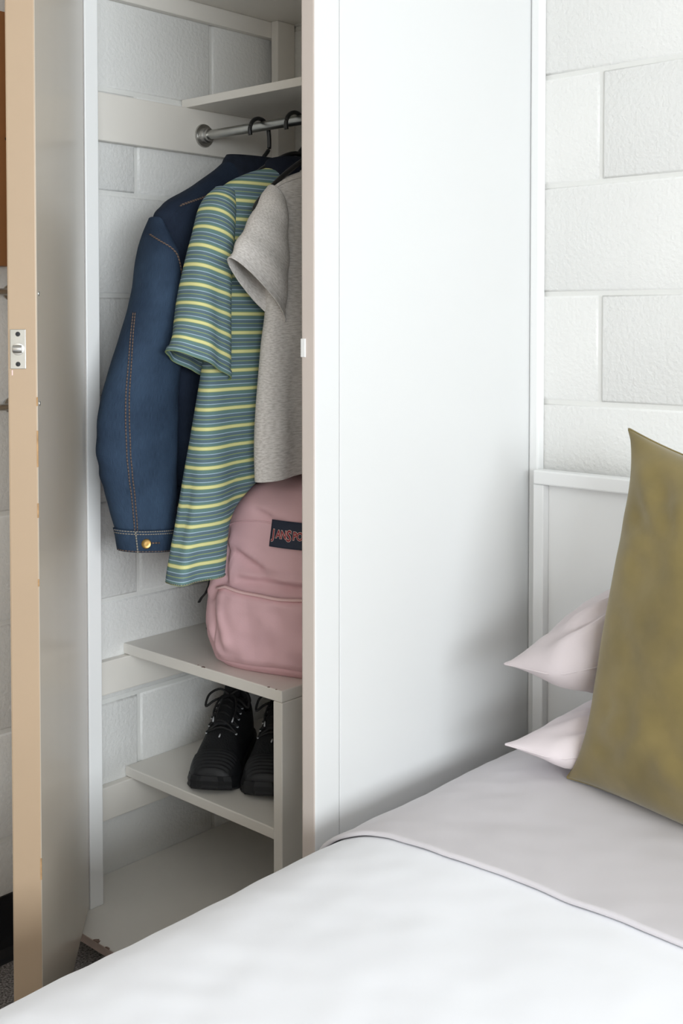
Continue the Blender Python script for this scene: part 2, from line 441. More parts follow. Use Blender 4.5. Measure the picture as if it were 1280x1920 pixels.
rail = link('hanging_rail', lathe_me([(.0096, LT + .001), (.0096, -.0285)], 'X', 20, (0, RY, RZ)), M['steel'], wd)
link('flange', lathe_me([(.0235, LT), (.0245, LT + .0015), (.0235, LT + .0045), (.0215, LT + .005), (.0165, LT + .0045), (.0155, LT + .006), (.0145, LT + .010), (.0160, LT + .0115), (.0160, LT + .015), (.0130, LT + .0165), (.0125, LT + .0215), (.0097, LT + .022)], 'X', 28, (0, RY, RZ)), M['chrome'], rail)
link('flange', lathe_me([(.0235, -.0285), (.0235, -.032), (.0155, -.034), (.0135, -.05), (.0097, -.051)], 'X', 28, (0, RY, RZ)), M['chrome'], rail)
for y, z in ((-.5725, .305), (-.36, 1.93)):
    link('screw_head', lathe_me([(.003, 0.0002), (.003, .0009), (.002, .0012)], 'X', 10, (0.0003, y, z)), M['steel'], wd)

# door, swung open towards the camera; its own axes: x along the leaf, +y the inside face
DA = R(-42.25)
hinge = Vector((-.571, -.605, 0)); DL, DT = .524, .0395
ex, ey = Vector((math.cos(DA), math.sin(DA), 0)), Vector((-math.sin(DA), math.cos(DA), 0))
def dl(p): return hinge + ex * p[0] + ey * p[1] + Vector((0, 0, p[2]))
def door_me(me): me.transform(Matrix.Translation(hinge) @ Matrix.Rotation(DA, 4, 'Z')); return me
me = box_me((0, -DT, .078), (DL, 0, 2.38), .0022)
me.materials.append(M['tan']); me.materials.append(M['doorface'])
for p_ in me.polygons:
    if p_.normal.y > .6: p_.material_index = 1
door = link('door', door_me(me), None, wd)
zc, yc = 1.122, -.0255
link('latch_plate', door_me(box_me((DL - .001, yc - .0105, zc - .027), (DL + .0014, yc + .0105, zc + .027), .0006)), M['steel'], door)
lr = link('latch_collar', door_me(lathe_me([(.0085, DL + .0012), (.0082, DL + .0028), (.0065, DL + .003)], 'X', 20, (0, yc, zc))), M['chrome'], door)
link('latch_roller', door_me(lathe_me([(.002, yc - .0068), (.0052, yc - .006), (.0056, yc - .002), (.0056, yc + .002), (.0052, yc + .006), (.002, yc + .0068)], 'Y', 18, (DL + .0032, 0, zc))), M['chrome'], door)
for dz in (-.0205, .0205):
    link('latch_screw', door_me(lathe_me([(.0034, DL + .0013), (.0032, DL + .002), (.0012, DL + .0021), (.001, DL + .0016)], 'X', 12, (0, yc, zc + dz))), M['black'], door)
for z in (1.198, 1.0465):
    link('door_screw', door_me(lathe_me([(.0034, .0), (.003, .0009), (.001, .0012)], 'Y', 12, (.509, 0, z))), M['chrome'], door)
for z, h, wdt in ((.985, .05, .0025), (.90, .02, .002), (1.05, .012, .0015), (.80, .01, .0016), (.40, .03, .002)):
    link('worn_edge', door_me(box_me((DL - wdt, -.0018, z - h / 2), (DL + .0004, .0003, z + h / 2), .0004)), M['pinkpipe'] if False else M['cork'], door)
link('paint_run', door_me(box_me((DL - .0002, -.0345, zc - .036), (DL + .0006, -.0325, zc - .0285), .0005)), M['cream'], door)
for z in (.35, 1.25, 2.1):
    link('hinge', door_me(lathe_me([(.005, z - .04), (.005, z + .04)], 'Z', 12, (-.0065, -.0445, 0))), M['steel'], door)

# ------------------------------------------------------------------ things on the left wall behind the door
pb = empty('pin_board', (XL, -1.1, 1.255), 0, 'orange timber framed board on the left wall behind the door edge', 'board')
for lo_, hi_ in (((XL + .001, -.75, 1.258), (XL + .028, -.711, 1.708)), ((XL + .001, -1.6, 1.258), (XL + .028, -1.561, 1.708)),
                 ((XL + .001, -1.56, 1.258), (XL + .028, -.751, 1.297)), ((XL + .001, -1.56, 1.669), (XL + .028, -.751, 1.708))):
    box('frame_rail', lo_, hi_, M['wood'], pb, .002)
box('cork_panel', (XL + .001, -1.56, 1.298), (XL + .012, -.751, 1.668), M['cork'], pb, 0)
link('screw_cap', lathe_me([(.004, XL + .028), (.004, XL + .0295), (.002, XL + .030)], 'X', 10, (0, -.7185, 1.484)), M['black'], pb)
tr = empty('metal_rail', (XL, -1.0, 1.0), 0, 'chromed two-bar wall rail partly hidden behind the wardrobe door', 'rail')
for z in (1.212, 1.008):
    link('bar', lathe_me([(.006, -1.30), (.006, -.68)], 'Y', 14, (XL + .045, 0, z)), M['chrome'], tr)
for y in (-1.28, -.70):
    for z in (1.212, 1.008):
        link('bracket', lathe_me([(.014, XL), (.014, XL + .004), (.006, XL + .006), (.006, XL + .045)], 'X', 16, (0, y, z)), M['chrome'], tr)

# ------------------------------------------------------------------ clothes hangers
def hanger(x, label, drop=0.0):
    h = empty('clothes_hanger', (x, RY, RZ - .09), 0, label, 'hanger', 'black plastic hangers on the rail')
    r_ = .026; cz = RZ + .0096 + .0042 - r_; cy = RY - .008
    pts = [(x, cy + r_ * math.cos(a), cz + r_ * math.sin(a)) for a in [R(200 - 20 * k) for k in range(10)]]
    pts += [(x, cy + r_ + .001, RZ - .03), (x, cy + r_ - .001, RZ - .045), (x, RY + .004, RZ - .06), (x, RY, RZ - .068)]
    link('hook', tube_me(smooth_path(pts, 4), .0042, 10), M['plastic'], h)
    arm = [(x, RY - .205, 1.345), (x, RY - .19, 1.372), (x, RY - .12, 1.428), (x, RY - .05, 1.468), (x, RY, 1.482), (x, RY + .05, 1.468), (x, RY + .12, 1.428), (x, RY + .19, 1.372), (x, RY + .205, 1.345)]
    link('arms', tube_me(smooth_path(arm, 5), .0048, 10), M['plastic'], h)
    link('cross_bar', tube_me([(x, RY - .2, 1.346), (x, RY + .2, 1.346)], .0035, 8), M['plastic'], h)
    return h
XJ, XP, XT = -.475, -.375, -.285
hanger(XJ, 'black plastic hanger nearest the rail end, holding the denim jacket')
hanger(XP, 'middle black plastic hanger, holding the striped polo shirt')
hanger(XT, 'black plastic hanger behind the panel edge, holding the grey t-shirt')

# ------------------------------------------------------------------ denim jacket
jk = empty('denim_jacket', (XJ, RY, .75), 0, 'dark blue denim jacket with long sleeve hanging nearest the block wall', 'jacket')
def jk_body_disp(t, th, P):
    return .006 * N3(P.y * 9, P.z * 3, 3.1) + .004 * N3(P.y * 22, P.z * 7, 8.0) - .010 * max(0, math.sin(P.y * 38 + P.z * 2)) * max(0, min(1, (1.3 - P.z) * 3)) * .6
body = Loft([(-.352, 1.466, -.15, 1.466, XJ, .030), (-.400, 1.432, -.11, 1.432, XJ, .038), (-.452, 1.400, -.07, 1.400, XJ, .043), (-.498, 1.372, -.035, 1.372, XJ, .045),
             (-.520, 1.345, -.03, 1.345, XJ, .045), (-.505, 1.28, -.03, 1.27, XJ, .045), (-.487, 1.18, -.03, 1.18, XJ, .046), (-.478, 1.05, -.03, 1.05, XJ, .046), (-.474, .92, -.03, .92, XJ, .044), (-.472, .87, -.03, .87, XJ, .042), (-.47, .815, -.035, .815, XJ, .040)], .8, jk_body_disp)
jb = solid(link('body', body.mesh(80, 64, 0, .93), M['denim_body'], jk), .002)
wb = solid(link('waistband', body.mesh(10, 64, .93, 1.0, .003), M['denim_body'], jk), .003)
tag(wb, 'dark denim waistband')
def sl_disp(t, th, P):
    f_ = math.exp(-((t - .66) / .10) ** 2)
    cr = math.sin((P.z * .8 - P.y * .55) * 150 + 2.0 * N3(P.y * 9, P.z * 9, 0))
    return .0035 * N3(P.y * 11, P.z * 4, 1.7) + .0016 * f_ * cr * max(0, -math.cos(th)) + .0016 * N3(P.y * 40, P.z * 22, 5.0)
slv = Loft([(-.524, 1.349, -.512, 1.342, XJ + .0, .018), (-.538, 1.306, -.497, 1.300, XJ + .002, .042), (-.547, 1.277, -.486, 1.268, XJ + .004, .048), (-.568, 1.201, -.475, 1.19, XJ + .006, .050), (-.600, 1.116, -.476, 1.105, XJ + .006, .049),
            (-.633, 1.032, -.480, 1.02, XJ + .006, .047), (-.648, .965, -.482, .95, XJ + .006, .045), (-.644, .90, -.484, .885, XJ + .006, .043), (-.627, .84, -.486, .83, XJ + .006, .041), (-.612, .795, -.487, .784, XJ + .006, .040), (-.602, .753, -.490, .742, XJ + .006, .039)], .95, sl_disp)
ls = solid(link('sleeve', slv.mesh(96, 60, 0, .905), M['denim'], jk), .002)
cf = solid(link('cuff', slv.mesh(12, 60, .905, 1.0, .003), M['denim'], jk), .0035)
# the far sleeve hangs in the back of the wardrobe
slb = Loft([(-.075, 1.385, -.03, 1.385, XJ, .022), (-.08, 1.34, -.022, 1.345, XJ, .036), (-.095, 1.2, -.02, 1.2, XJ + .01, .05), (-.1, 1.0, -.02, 1.0, XJ + .014, .05), (-.1, .8, -.02, .8, XJ + .014, .045)], .85, sl_disp)
solid(link('sleeve', slb.mesh(60, 40), M['denim'], jk), .002)
PI = math.pi
# seams
for th in (PI * .70, PI * .73):
    link('seam_stitching', tube_me(slv.line([(.33, th + PI * .25), (.40, th + PI * .15), (.48, th + PI * .06), (.60, th - PI * .01), (.75, th - PI * .02), (.905, th + PI * .03)], .0009, 12), .0011, 6), M['stitch'], ls)
for off_t in (.003, .013):
    link('seam_stitching', tube_me(slv.line([(.905 + off_t, PI * (1.05 - .1 * k)) for k in range(11)], .0042, 5), .0009, 6), M['stitch_pale'], cf)
link('seam_stitching', tube_me(slv.line([(.991, PI * (1.05 - .1 * k)) for k in range(11)], .0042, 5), .0009, 6), M['stitch'], cf)
link('placket_seam', tube_me(slv.line([(.905, PI * .755), (.95, PI * .76), (1.0, PI * .765)], .0042, 6), .0014, 6), M['stitch_pale'], cf)
for dth in (0, .05):
    link('armhole_stitching', tube_me(slv.line([(.075, PI * .98 - dth), (.10, PI * .80 - dth), (.14, PI * .60 - dth), (.20, PI * .42 - dth), (.27, PI * .30 - dth), (.36, PI * .2 - dth)], .001, 8), .0011, 6), M['stitch'], ls)
for d_ in (0, .012):
    link('yoke_stitching', tube_me(body.line([(.10 + d_, PI * .66), (.16 + d_, PI * .71), (.235 + d_, PI * .78), (.30 + d_, PI * .86)], .001, 8), .0011, 6), M['stitch'], jb)
pth = slv.S(.953, PI * .66, .003); nrm = (slv.S(.953, PI * .66, .01) - pth).normalized()
bt = lathe_me([(.0085, 0), (.0088, .0022), (.0078, .0036), (.0066, .003), (.003, .0032)], 'Z', 22)
bt.transform(Matrix.Translation(pth) @ nrm.to_track_quat('Z', 'Y').to_matrix().to_4x4())
link('button', bt, M['button'], cf)
bh = tube_me(slv.line([(.951, PI * .61), (.951, PI * .52)], .0042, 6), .0016, 6); link('buttonhole', bh, M['stitch'], cf)
# collar: a folded band round the neck, standing at the back
def band_me(path_fn, n_u, prof):
    vs, fs, uv = [], [], []; m_ = len(prof)
    for i in range(n_u + 1):
        for (o_, z) in prof: vs.append(path_fn(i / n_u, o_, z))
    for i in range(n_u):
        for k in range(m_ - 1):
            fs.append((i * m_ + k, (i + 1) * m_ + k, (i + 1) * m_ + k + 1, i * m_ + k + 1)); uv.append(((i / n_u, k * .02), ((i + 1) / n_u, k * .02), ((i + 1) / n_u, k * .02 + .02), (i / n_u, k * .02 + .02)))
    return me_from(vs, fs, True, uv)
def neck(cx_, cy_, z_, ax, ay, lean):
    def fn(u, o_, z):
        a = R(-150) + R(300) * u                    # opening towards -X (front of garment away)
        return Vector((cx_ + (ax + o_) * math.cos(a), cy_ + (ay + o_) * math.sin(a), z_ + z + lean * math.cos(a)))
    return fn
cn = neck(XJ, RY, 1.445, .030, .092, .0)
solid(link('collar', band_me(cn, 44, [(.030, -.040), (.024, -.018), (.014, .010), (.006, .028), (.0, .036), (-.006, .030), (-.008, .0), (-.010, -.03)]), M['denim_dark'], jk), .003)
link('collar_stitching', tube_me([cn(u / 30, .031, -.034) for u in range(31)], .001, 6), M['stitch_pale'], jk)

# ------------------------------------------------------------------ striped polo shirt
po = empty('polo_shirt', (XP, RY, .70), 0, 'teal and yellow striped short-sleeved polo shirt hanging between jacket and grey t-shirt', 'shirt')
def po_disp(t, th, P):
    k = max(0, min(1, (1.25 - P.z) * 2.2))
    q = math.sin(th)
    fold = .010 * math.cos((P.y + .505 - .07 * (1.05 - P.z)) * 62) * k * (1 if q > 0 else .4)
    return fold * .8 + .005 * N3(P.y * 10, P.z * 3.2, 6.0)
pbody = Loft([(-.335, 1.448, -.19, 1.448, XP, .022), (-.384, 1.432, -.13, 1.432, XP, .030), (-.435, 1.408, -.085, 1.408, XP, .034), (-.474, 1.378, -.05, 1.378, XP, .036), (-.482, 1.34, -.04, 1.34, XP, .036),
              (-.475, 1.25, -.04, 1.25, XP, .035), (-.478, 1.15, -.04, 1.15, XP, .036), (-.492, 1.06, -.05, 1.07, XP, .037), (-.512, .95, -.12, .97, XP, .036), (-.528, .87, -.36, .885, XP, .036), (-.546, .79, -.44, .80, XP - .002, .034), (-.558, .722, -.46, .728, XP - .004, .032), (-.561, .700, -.464, .705, XP - .004, .031)], lambda t: .8 if t < .4 else max(.5, .8 - (t - .4) * 1.0), po_disp, edge=True)
pbo = solid(link('body', pbody.mesh(110, 72), M['polo'], po), .0018)
def ps_disp(t, th, P): return .004 * N3(P.y * 12, P.z * 6, 9.0) + .0045 * math.sin(P.y * 120 + 1.5) * t
psl = Loft([(-.452, 1.402, -.425, 1.395, XP, .018), (-.482, 1.372, -.432, 1.345, XP + .002, .034), (-.510, 1.313, -.437, 1.28, XP + .004, .041), (-.536, 1.218, -.442, 1.19, XP + .005, .043), (-.554, 1.148, -.446, 1.105, XP + .006, .043), (-.567, 1.107, -.450, 1.053, XP + .006, .042)], .85, ps_disp, v0=.012)
pss = solid(link('sleeve', psl.mesh(60, 56, 0, .955), M['polo'], po), .0018)
psh = solid(link('sleeve_hem', psl.mesh(6, 56, .935, 1.0, .0022), M['polo'], po), .0026)
psb = Loft([(-.085, 1.40, -.05, 1.40, XP, .016), (-.075, 1.34, -.022, 1.35, XP, .032), (-.08, 1.2, -.018, 1.2, XP, .036), (-.085, 1.1, -.018, 1.1, XP, .036)], .85, ps_disp)
solid(link('sleeve', psb.mesh(30, 36), M['polo'], po), .0018)
link('hem_stitching', tube_me([pbody.S(.985, PI * (1.1 - .1 * k), .001) for k in range(13)], .0007, 5), M['stitch_pale'], pbo)
pcn = neck(XP, RY, 1.445, .020, .082, .012)
solid(link('collar', band_me(pcn, 40, [(.022, -.042), (.019, -.02), (.010, .004), (.003, .016), (-.003, .014), (-.006, -.01), (-.008, -.03)]), M['navy_collar'], po), .0025)

# ------------------------------------------------------------------ grey t-shirt
te = empty('t_shirt', (XT, RY, .87), 0, 'light grey marl t-shirt with cap sleeve hanging beside the white panel edge', 'shirt')
def te_disp(t, th, P):
    k = max(0, min(1, (1.3 - P.z) * 2.0))
    return (.008 * math.sin(P.y * 58 + .8 + 2 * (P.z - 1)) * k + .006 * N3(P.y * 12, P.z * 4, 2.0) + .003 * N3(P.y * 30, P.z * 10, 4.0))
tb = Loft([(-.325, 1.436, -.185, 1.436, XT, .018), (-.372, 1.420, -.135, 1.420, XT, .026), (-.415, 1.396, -.09, 1.396, XT, .030), (-.432, 1.36, -.065, 1.36, XT, .032), (-.425, 1.28, -.06, 1.28, XT, .033), (-.418, 1.19, -.06, 1.19, XT, .033),
           (-.430, 1.11, -.06, 1.11, XT, .034), (-.441, 1.01, -.06, 1.01, XT, .034), (-.445, .945, -.06, .955, XT, .033), (-.448, .895, -.06, .925, XT, .031), (-.448, .876, -.06, .91, XT, .030)], .8, te_disp)
tbo = solid(link('body', tb.mesh(90, 64), M['heather'], te), .0016)
def ts_disp(t, th, P): return .0045 * N3(P.y * 16, P.z * 14, 3.0) + .003 * math.sin(P.z * 90 + P.y * 80) * t
tsl = Loft([(-.418, 1.402, -.388, 1.36, XT + .004, .020), (-.443, 1.376, -.390, 1.315, XT + .008, .030), (-.481, 1.322, -.390, 1.245, XT + .012, .034), (-.508, 1.288, -.394, 1.192, XT + .014, .032), (-.525, 1.268, -.398, 1.158, XT + .015, .028)], 1.0, ts_disp)
tss = solid(link('sleeve', tsl.mesh(44, 52), M['heather'], te), .0016)
link('hem_stitching', tube_me([tsl.S(.88, 2 * PI * k / 40, .0006) for k in range(41)], .0007, 5), M['heather'], tss)
tsb = Loft([(-.105, 1.37, -.075, 1.40, XT, .016), (-.105, 1.30, -.05, 1.37, XT, .03), (-.105, 1.2, -.025, 1.28, XT, .034), (-.10, 1.16, -.02, 1.24, XT, .034)], .85, ts_disp)
solid(link('sleeve', tsb.mesh(24, 32), M['heather'], te), .0016)
link('shoulder_seam', tube_me(tb.line([(.08, PI * .75), (.16, PI * .86), (.24, PI * .93)], .0008, 8), .0009, 5), M['heather'], tbo)
tcn = neck(XT, RY, 1.424, .016, .085, .006)
solid(link('neckband', band_me(tcn, 36, [(.010, -.012), (.008, .0), (.002, .010), (-.003, .004)]), M['heather'], te), .0018)

# ------------------------------------------------------------------ backpack
BW = R(17)
bk = empty('backpack', (-.312, -.304, .5195), BW, 'pink nylon backpack with navy logo patch standing on the shelf', 'backpack')
zs = [0, .012, .06, .14, .21, .265, .305, .335, .352, .362]
hws = [.146, .162, .171, .167, .158, .146, .130, .104, .070, .012]
cxs = [0, 0, 0, .0, .004, .009, .014, .02, .027, .034]
yfs = [-.090, -.102, -.112, -.112, -.108, -.100, -.088, -.064, -.034, .004]
ybs = [.075, .085, .09, .09, .088, .085, .08, .07, .05, .012]
EB = .58
def bk_wr(x, z, side=0.0):
    w_ = .010 * N3(x * 8 + 4, z * 7, 2.2) + .006 * N3(x * 19, z * 15, 7.7)
    def crease(x0, z0, x1, z1, wd_, dp):
        dx, dz = x1 - x0, z1 - z0; L_ = math.hypot(dx, dz)
        t_ = ((x - x0) * dx + (z - z0) * dz) / (L_ * L_); d_ = ((x - x0) * -dz + (z - z0) * dx) / L_
        fade = max(0, min(1, t_ * 5, (1 - t_) * 5))
        u_ = d_ / wd_
        return dp * fade * (-math.exp(-u_ * u_) + .6 * math.exp(-(u_ - 1.7) ** 2))
    w_ += crease(-.115, .225, .045, .150, .010, .011)      # long drag line falling to the right
    w_ += crease(-.118, .262, -.112, .150, .008, .012)     # upright buckle by the side seam
    w_ += crease(-.10, .168, .10, .166, .008, .008)        # slump above the pocket
    w_ += crease(-.06, .30, .03, .262, .008, .006)
    w_ += crease(-.150, .120, -.115, .165, .007, .007)
    w_ += crease(-.158, .075, -.128, .02, .008, .007)
    w_ += crease(-.135, .12, -.10, .03, .010, .006)
    return w_
def bk_pt(th, z, off=0.0):
    hw, cx_, yf, yb = [spline1(zs, q, z) for q in (hws, cxs, yfs, ybs)]
    c, q = math.cos(th), math.sin(th)
    x = cx_ + hw * math.copysign(abs(c) ** EB, c); ycn = (yf + yb) / 2; hd = (yb - yf) / 2
    y = ycn + hd * math.copysign(abs(q) ** EB, q)
    k = off + bk_wr(x, z) * (1 if q < .2 else .4) * min(1, z * 30)
    l = math.hypot(c, q); return Vector((x + c * k, y + q * k, z))
def front_y(x, z, off=0.0):
    hw, cx_, yf, yb = [spline1(zs, q, z) for q in (hws, cxs, yfs, ybs)]
    u = min(.985, abs((x - cx_) / hw)); ycn = (yf + yb) / 2; hd = (yb - yf) / 2
    cs = u ** (1 / EB); return ycn - hd * (1 - cs * cs) ** (EB / 2) - bk_wr(x, z) - off
def bk_loft(z0, z1, rows, seg, ptf, cap=True):
    vs, fs = [], []
    for i in range(rows + 1):
        z = z0 + (z1 - z0) * i / rows
        for k in range(seg): vs.append(ptf(2 * PI * k / seg, z))
    for i in range(rows):
        for k in range(seg): fs.append((i * seg + k, i * seg + (k + 1) % seg, (i + 1) * seg + (k + 1) % seg, (i + 1) * seg + k))
    if cap: fs += [tuple(range(seg))[::-1], tuple(range(rows * seg, (rows + 1) * seg))]
    return me_from(vs, fs)
bb = link('body', bk_loft(0, .362, 96, 110, bk_pt), M['pink'], bk, False)
# front pocket: a second, bulging skin over the lower front with a curved top
def pocket_grid(nx, nz):
    vs, fs = [], []
    for j in range(nz + 1):
        v = j / nz
        for i in range(nx + 1):
            u = -1 + 2 * i / nx
            x = .128 * u
            ztop = .158 - .012 * (1 - u * u) + .004 * N3(u * 3, 1, 1) - .03 * max(0, abs(u) - .8) * 2
            z = .016 + (ztop - .016) * v
            rim = min(1, (1 - abs(u)) * 7) * min(1, v * 9 + .0) * min(1, (1 - v) * 10 + .28)
            rim = max(0, rim) ** .5
            bul = .016 * rim + .009 * rim * N3(x * 14, z * 17, 3.3) + .006 * rim * N3(x * 30 + 3, z * 26, 9.3)
            vs.append(Vector((x, front_y(x, z, bul + .0005), z)))
    for j in range(nz):
        for i in range(nx):
            a = j * (nx + 1) + i; fs.append((a, a + 1, a + nx + 2, a + nx + 1))
    return vs, fs, nx
vs, fs, nx = pocket_grid(60, 44)
pk = link('front_pocket', me_from(vs, fs), M['pink'], bk, False)
top_row = vs[-(nx + 1):]
link('zip_flap', tube_me([p_ + Vector((0, -.002, .002)) for p_ in top_row], .0048, 8, .6), M['pinkpipe'], pk, False)
# main zip running over the left side and top
zp = [bk_pt(PI * 1.03, z, .003) for z in [.02 + .01 * k for k in range(29)]]
link('zip_tape', tube_me(zp, .0052, 8, .5), M['pinkpipe'], bk, False)
seam = [Vector((x, front_y(x, z, .0006), z)) for x, z in [(-.122 + .0 * k, .165 + .011 * k) for k in range(9)]]
seam += [Vector((x, front_y(x, z, .0006), z)) for x, z in [(-.118 + .012 * k, .262 + .016 * (1 - (1 - k / 6) ** 2) + .0 * k) for k in range(0, 18)]]
link('front_seam_piping', tube_me(smooth_path(seam[::2], 4), .0016, 6), M['pink'], bk, False)
# black straps and trims
tp = [Vector((x, .052 - .3 * (x - .03) ** 2, spline1([-.12, -.09, -.05, 0, .05, .1], [.292, .324, .347, .366, .370, .356], x))) for x in [-.12 + .011 * k for k in range(21)]]
link('back_trim', tube_me(smooth_path(tp, 2), .010, 8, 1.2), M['strap'], bk, False)
zy = bk_pt(PI * 1.06, .175, .004)
link('zip_slider', tube_me([zy + Vector((0, -.002, .012)), zy + Vector((-.001, -.004, -.004)), zy + Vector((-.001, -.004, -.016))], .0024, 8), M['chrome'], bk, False)
for q in ([(0, -.004, -.014), (-.006, -.006, -.035), (-.014, -.004, -.05), (-.026, .0, -.062), (-.034, .004, -.072)], [(0, -.006, -.014), (.003, -.010, -.035), (.001, -.012, -.055), (.005, -.012, -.078)]):
    link('zip_pull', tube_me(smooth_path([zy + Vector(v) for v in q], 5), [.0032] * 0 or .0034, 8, .45), M['strap'], bk, False)
me = box_me((-.192, -.03, .032), (-.160, -.026, .056), .001); me.transform(Matrix.Translation((-.176, -.028, .044)) @ Matrix.Rotation(R(-18), 4, 'Y') @ Matrix.Translation((.176, .028, -.044)))
link('strap_tab', me, M['strap'], bk, False)
for s in (-1, 1):
    sp_ = [Vector((s * .07 + .02, .075, .33)), Vector((s * .08, .105, .29)), Vector((s * .085, .115, .2)), Vector((s * .09, .110, .10)), Vector((s * .11, .095, .04))]
    link('shoulder_strap', tube_me(smooth_path(sp_, 6), .022, 10, .3, Vector((0, 1, 0))), M['strap'], bk, False)
# logo patch and its lettering lie on the front face
PX0, PZ0, PW, PH = -.016, .236, .090, .047
def wrapped(me, off):
    for v in me.vertices:
        x, z = v.co.x, v.co.z; v.co.y = front_y(x, z, off + .0 * x) if True else 0
    me.update(); return me
# smooth support under the patch so that it stays a flat sewn badge
def patch_y(x, z, off): 
    a, b_, c_, d_ = [front_y(PX0 + i * PW, PZ0 + j * PH) for i, j in ((0, 0), (1, 0), (1, 1), (0, 1))]
    u, v = (x - PX0) / PW, (z - PZ0) / PH
    y = a * (1 - u) * (1 - v) + b_ * u * (1 - v) + c_ * u * v + d_ * (1 - u) * v
    return min(y, front_y(x, z)) * .0 + y - .0045 - off - .004 * (1 - (2 * u - 1) ** 2)
vs, fs = [], []
NX, NZ = 24, 12
for j in range(NZ + 1):
    for i in range(NX + 1):
        x, z = PX0 + PW * i / NX, PZ0 + PH * j / NZ; vs.append((x, patch_y(x, z, 0), z))
for j in range(NZ):
    for i in range(NX): a = j * (NX + 1) + i; fs.append((a, a + 1, a + NX + 2, a + NX + 1))
patch = solid(link('logo_patch', me_from(vs, fs), M['navy'], bk, False), .004, -1)
dg = None
def text_me(body_, size, offset):
    cu = bpy.data.curves.new('t', 'FONT'); cu.body = body_; cu.size = size; cu.offset = offset; cu.extrude = 0.0; cu.resolution_u = 3
    cu.align_x = 'LEFT'; cu.space_character = 0.92
    o = bpy.data.objects.new('t', cu); C.objects.link(o)
    bpy.context.view_layer.update()
    me = bpy.data.meshes.new_from_object(o.evaluated_get(bpy.context.evaluated_depsgraph_get()))
    bpy.data.objects.remove(o); bpy.data.curves.remove(cu)
    return me
def lettering(name, chunks, material, offset, off):
    bm = bmesh.new()
    for s_, x0, z0, size in chunks:
        t = text_me(s_, size, offset)
        for v in t.vertices: v.co = Vector((x0 + v.co.x * .86, 0, z0 + v.co.y))
        bm.from_mesh(t); bpy.data.meshes.remove(t)
    bmesh.ops.triangulate(bm, faces=bm.faces[:])
    bmesh.ops.subdivide_edges(bm, edges=[e for e in bm.edges if e.calc_length() > .006], cuts=1)
    for v in bm.verts: v.co.y = patch_y(v.co.x, v.co.z, off)
    me = bpy.data.meshes.new('m'); bm.to_mesh(me); bm.free()
    return link(name, me, material, patch, False)
LZ = PZ0 + .0165
chunks = [('J', PX0 + .0050, LZ - .0015, .0225), ('AN', PX0 + .0132, LZ, .0195), ('S', PX0 + .0365, LZ - .0035, .027), ('POR', PX0 + .0500, LZ, .0195), ('T', PX0 + .0780, LZ - .0015, .0225)]
lettering('lettering_outline', chunks, M['cream'], .0012, .0004)
lettering('lettering', chunks, M['red'], .0003, .0008)

